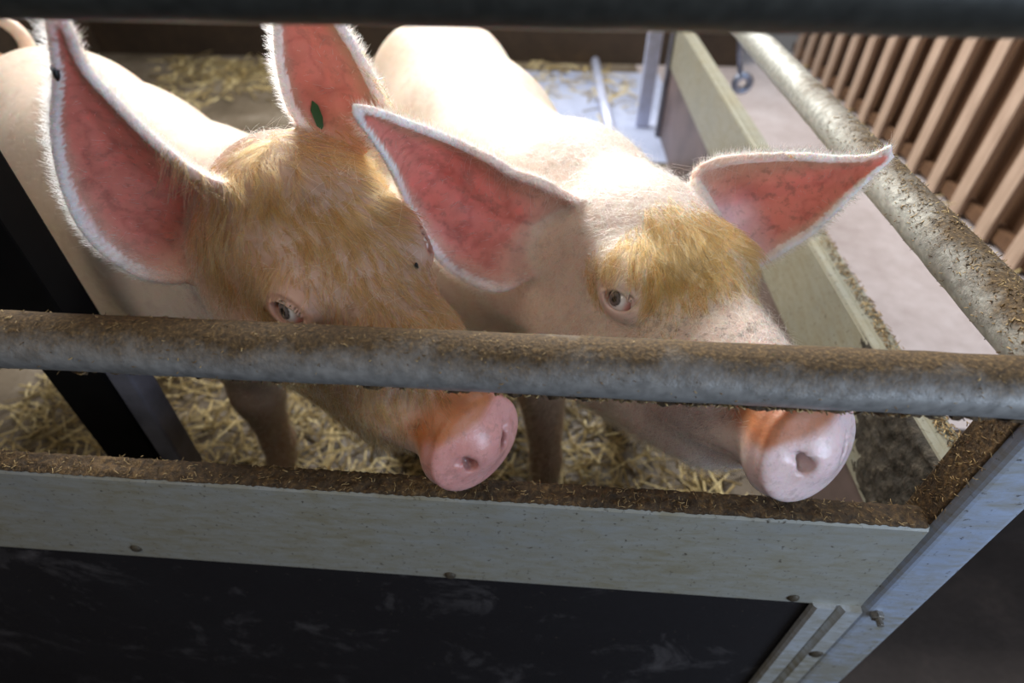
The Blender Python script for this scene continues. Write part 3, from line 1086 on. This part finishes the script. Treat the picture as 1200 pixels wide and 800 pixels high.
    # golden forehead and cheek hair
    w = (.68 + .32 * np.clip(smooth_noise(pc, 90, 9) * 3, -1, 1)) * sstep(*cfg['gold_from'], px_) * (1 - sstep(*cfg['gold_end'], px_)) * sstep(*cfg['gold_low'], pz_) * (1 - pe * sstep(.06, .22, pv)) * vis * sstep(.028, .046, eyed)
    w = np.maximum(w, cfg['gold_muzzle'] * sstep(.03, .08, px_) * (1 - sstep(.20, .25, px_)) * sstep(.028, .046, eyed) * vis)
    fi, r = pick(w + 1e-9 * vis, cfg['n_gold'] // 5)
    fi = np.repeat(fi, 5); r = np.repeat(r, 5, 0)
    off = rng.normal(0, .0022, (len(fi), 3)); off[::5] = 0
    r = r + off - pn[fi] * (off * pn[fi]).sum(1, keepdims=True)
    fl = Rm @ np.array(cfg['flow'])
    side = np.sign(pl[fi, 1])[:, None] * (Rm @ np.array((0, 1, -.25)))[None]
    D = tangent(np.tile(fl, (len(fi), 1)) + side * (np.abs(pl[fi, 1]) / .09)[:, None] * cfg['spread'] + smooth_noise(r, 60, 5)[:, None] * np.array([.5, .2, .3]) + rng.normal(0, .16, (len(fi), 3)), pn[fi])
    lg = s * np.repeat(rng.uniform(.022, .046, len(fi) // 5), 5) * rng.uniform(.75, 1.1, len(fi)) * (.45 + .6 * np.clip(w[fi], 0, 1))
    hair('forehead_hair', r, D, pn[fi], lg, np.full(len(fi), .00021), M['gold_hair'], root, 7, .14, .2, 5)
    # white coat: head, neck and back
    w = (1 - pe) * vis * (eyed > .036) * (.10 + cfg['white_head'] * sstep(-.35, -.05, px_)) * (1 - sstep(.20, .27, px_)) * (1 - .6 * w)
    fi, r = pick(w, cfg['n_white'])
    back = Rm @ np.array((-.2, 0, -.5))
    bd = (spine[-1] - spine[0]); bd = bd / np.linalg.norm(bd)
    hm = sstep(-.3, -.1, pl[fi, 0])[:, None]
    D = tangent(bd[None] * (1 - hm) + back[None] * hm + rng.normal(0, .35, (len(fi), 3)), pn[fi])
    hair('coat', r, D, pn[fi], rng.uniform(.007, .019, len(fi)) * (1 + .8 * hm[:, 0]), .00009 + .00006 * hm[:, 0], M['white_hair'], root, 5, .22, .15)
    # chin and snout bristles
    w = (1 - sstep(.23, .26, px_)) * sstep(.0, .08, px_) * sstep(.02, -.03, pz_) * (1 - pe) * vis
    fi, r = pick(w + 1e-9, 2600)
    D = tangent(np.tile(Rm @ np.array((.35, 0, -.6)), (len(fi), 1)) + rng.normal(0, .3, (len(fi), 3)), pn[fi]) + pn[fi] * .5
    hair('chin_bristles', r, D, pn[fi], rng.uniform(.008, .022, len(fi)), np.full(len(fi), .00010), M['white_hair'], root, 4, .2, .1)
    if cfg.get('n_grey'):
        w = sstep(.07, .13, px_) * (1 - sstep(.22, .25, px_)) * (1 - pe) * vis * (eyed > .03) * (.25 + np.clip(smooth_noise(pc, 120, 14) * 2, 0, 1))
        fi, r = pick(w + 1e-12, cfg['n_grey'])
        D = tangent(np.tile(Rm @ np.array((-.5, 0, -.5)), (len(fi), 1)) + rng.normal(0, .3, (len(fi), 3)), pn[fi])
        hair('muzzle_bristles', r, D, pn[fi], rng.uniform(.006, .014, len(fi)), np.full(len(fi), .00013), M['dark_hair'], root, 4, .2, .1)
    # fringe along the ear rims and fluff on the ear base
    ed = np.minimum(pu, 1 - pu)
    w = (pe > .3) * (np.exp(-(ed / .05) ** 2) + .10 * (1 - pin) + .03 * pin) * sstep(.02, .1, pv + .05)
    fi, r = pick(w + 1e-12, 12000)
    D = np.zeros((len(fi), 3))
    for ei, (E, u, v, nr) in enumerate(ears):
        ax_ = E[-1].mean(0) - E[0].mean(0); ax_ /= np.linalg.norm(ax_)
        acr = E[len(v) // 2, -1] - E[len(v) // 2, 0]; acr /= np.linalg.norm(acr)
        m = ear_id[Fa[fi, 0]] == ei
        D[m] = ax_ * .5 + acr * np.sign(pu[fi][m] - .5)[:, None] * .6
    D = D + rng.normal(0, .22, D.shape)
    hair('ear_fringe', r, D, pn[fi], rng.uniform(.004, .011, len(fi)), np.full(len(fi), .00018), M['white_hair'], root, 4, .15, 0)
    return root, body, ears, W, eyes


LEGCOL = None
pigA = dict(
    label='tan-headed pig with both ears raised, beside the black stall post',
    base=(-.65, .60, 0), rot=(-41, 22, 4), T=(-.285, .196, .735), s=1.04, eye=(.080, -.086, .079),
    spine=[(-.43, .38, .63), (-.63, .50, .585), (-.90, .68, .58), (-1.14, .86, .60)], srad=[.155, .185, .205, .195],
    bulk=[((-1.14, .90, .56), (.20, .20, .22)), ((-.80, .62, .50), (.23, .23, .2)), ((-.57, .46, .50), (.18, .18, .2))],
    legs=[[((-.60, .44, .45), .09), ((-.60, .40, .26), .05), ((-.60, .40, .10), .033), ((-.60, .39, .05), .033)],
          [((-.36, .56, .45), .09), ((-.33, .50, .26), .05), ((-.33, .50, .10), .033), ((-.33, .49, .05), .033)],
          [((-1.22, .74, .48), .12), ((-1.14, .70, .34), .07), ((-1.25, .78, .25), .042), ((-1.21, .74, .05), .034)],
          [((-1.02, .99, .48), .12), ((-.97, .95, .34), .07), ((-1.07, 1.03, .25), .042), ((-1.04, .99, .05), .034)]],
    ears=[dict(e1=[(262, 300, .185), (220, 326, .155), (170, 322, .150), (125, 295, .145), (95, 260, .140), (75, 210, .130), (65, 150, .115), (68, 90, .095), (60, 24, .075)],
               e2=[(300, 250, .19), (268, 225, .145), (228, 205, .128), (185, 170, .12), (140, 125, .11), (100, 80, .095), (82, 40, .08), (72, 20, .075)], cup=.30, roll=.12),
          dict(e1=[(405, 190, .25), (380, 170, .25), (345, 130, .245), (331, 85, .235), (326, 40, .225), (326, 0, .215), (336, -32, .21)],
               e2=[(450, 165, .25), (452, 135, .25), (440, 105, .245), (420, 65, .235), (398, 30, .22), (372, -2, .21), (345, -32, .21)], cup=.22, roll=.1)],
    skin=(.80, .66, .54), face=(.47, .26, .16), cheek=(.86, .70, .62), muzzle=(.72, .50, .38), disc=(.74, .37, .33), ear=(.74, .26, .20),
    lid=(.66, .40, .32), snout_dirt=.95, grime=.15, jowl=(((-.04, 0, -.150), .105), ((.15, 0, -.105), .062)), disc_tilt=-32, dirt_lean=-.6, dirt_z=.036, white_head=.35, n_gold=15000, n_white=9000, flow=(.55, 0, -.5), spread=.5,
    gold_muzzle=.6, gold_from=(-.13, -.07), gold_end=(.20, .255), gold_low=(.0, .065), eye_slant=.10)
pigB = dict(
    label='pale-headed pig with golden brow patch, nearer the corner post',
    base=(-.1, .85, 0), rot=(-63, 0, -4), T=(.134, .272, .668), s=1.08, eye=(.077, -.086, .052),
    spine=[(.02, .44, .66), (-.07, .60, .60), (-.18, .88, .60), (-.29, 1.14, .625)], srad=[.155, .18, .19, .19],
    bulk=[((-.30, 1.20, .58), (.19, .2, .22)), ((-.14, .78, .50), (.20, .24, .2)), ((-.06, .58, .50), (.17, .19, .2))],
    legs=[[((-.10, .60, .45), .09), ((.0, .45, .30), .055), ((.02, .37, .12), .029), ((.02, .36, .05), .030)],
          [((.14, .66, .45), .09), ((.20, .62, .26), .05), ((.20, .62, .10), .033), ((.20, .61, .05), .033)],
          [((-.40, 1.14, .48), .12), ((-.37, 1.08, .34), .07), ((-.42, 1.18, .25), .042), ((-.41, 1.13, .05), .034)],
          [((-.16, 1.22, .48), .12), ((-.13, 1.16, .34), .07), ((-.19, 1.26, .25), .042), ((-.17, 1.21, .05), .034)]],
    ears=[dict(e1=[(655, 300, .28), (606, 331, .24), (575, 337, .23), (530, 316, .25), (500, 282, .262), (478, 240, .262), (456, 190, .200), (418, 134, .150)],
               e2=[(690, 245, .30), (636, 215, .255), (602, 203, .25), (575, 187, .24), (530, 165, .235), (475, 144, .190), (440, 131, .160), (417, 127, .150)], cup=.30, roll=.12),
          dict(e1=[(858, 280, .335), (866, 300, .325), (885, 309, .32), (915, 293, .315), (955, 267, .31), (995, 228, .305), (1025, 200, .30), (1043, 184, .30)],
               e2=[(825, 225, .345), (815, 205, .355), (838, 190, .36), (875, 185, .35), (930, 183, .335), (985, 186, .32), (1020, 184, .305), (1042, 174, .30)], cup=.26, roll=.12, pale=True)],
    skin=(.82, .70, .58), face=(.84, .68, .56), cheek=(.88, .70, .63), muzzle=(.76, .62, .57), disc=(.90, .70, .69), ear=(.78, .27, .22),
    lid=(.84, .62, .58), snout_dirt=.95, grime=.35, disc_tilt=-22, dirt_lean=-2, dirt_z=.026, white_head=1.5, n_grey=4200, n_gold=9000, n_white=28000, flow=(.6, 0, -.5), spread=.5,
    gold_muzzle=.0, gold_from=(.0, .065), gold_end=(.085, .15), gold_low=(.025, .08), eye_slant=.12)
tp = []
for k in range(26):
    a = k / 25
    th = -.8 + a * 6.4
    tp.append((-1.31 - .045 * a + .048 * math.cos(th), 1.00 + .05 * math.cos(th) * .3 - .03 * a, .79 + .052 * math.sin(th)))
pigA['tail'] = ([(-1.24, .97, .72), (-1.27, 1.0, .745)] + tp, [.022, .020] + [.018 - .010 * k / 25 for k in range(26)])

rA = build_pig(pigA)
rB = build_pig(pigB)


# small things: ear tag and flies
def fly(p, d, label):
    p, d = Vector(p), Vector(d).normalized()
    k = 1.4
    f = empty('fly', tuple(p), label, 'fly', None)
    s = d.orthogonal().normalized()
    bm = bmesh.new()
    add_tube(bm, [p - d * .004 * k, p - d * .002 * k, p + d * .001 * k, p + d * .003 * k, p + d * .0045 * k], [.0005 * k, .0017 * k, .0019 * k, .0014 * k, .0006 * k], 10)
    link('body', bm_mesh('body', bm, True), M['fly'], f)
    for sg in (-1, 1):
        bm = bmesh.new()
        add_tube(bm, [p + d * .001 + s * sg * .0008, p - d * .003 + s * sg * .0026, p - d * .006 + s * sg * .003], [.0004, .0011, .0003], 6)
        link('wing', bm_mesh('wing', bm, True), M['bolt'], f)
    return f




from mathutils.bvhtree import BVHTree


def on_skin(root, px, py):
    b = [c for c in root.children if c.name.startswith('body')][0]
    me = b.data
    t = BVHTree.FromPolygons([v.co for v in me.vertices], [p.vertices for p in me.polygons])
    d = Vector(view_point(px, py, 1.0) - CAM_P).normalized()
    return t.ray_cast(Vector(CAM_P), d)


h = on_skin(rA[0], 487, 312)
if h[0]: fly(h[0] + h[1] * .0015, (.1, -.3, .9), 'small black fly sitting on the tan forehead of the left pig')
h = on_skin(rA[0], 66, 84)
if h[0]: fly(h[0] + h[1] * .0015, (-.2, -.1, -.9), 'small black fly at the upper rim of the leftmost ear')
h = on_skin(rA[0], 371, 134)
if h[0]:
    n, p = h[1], h[0]
    bm = bmesh.new()
    a = Vector((.05, .1, -1)).normalized(); a = (a - n * a.dot(n)).normalized(); bb = n.cross(a)
    pr = [(-.016, 0), (-.010, .0045), (.004, .0055), (.014, .003), (.017, 0), (.012, -.004), (-.006, -.005)]
    lo_ = [bm.verts.new(p + a * u + bb * v - n * .001) for u, v in pr]
    hi_ = [bm.verts.new(p + a * u + bb * v + n * .003) for u, v in pr]
    bm.faces.new(lo_[::-1]); bm.faces.new(hi_)
    for k in range(len(pr)):
        bm.faces.new((lo_[k], lo_[(k + 1) % 7], hi_[(k + 1) % 7], hi_[k]))
    tag(link('ear_tag', bm_mesh('ear_tag', bm), M['tag'], rA[0]), 'small dark green ear tag')
print('scene built')
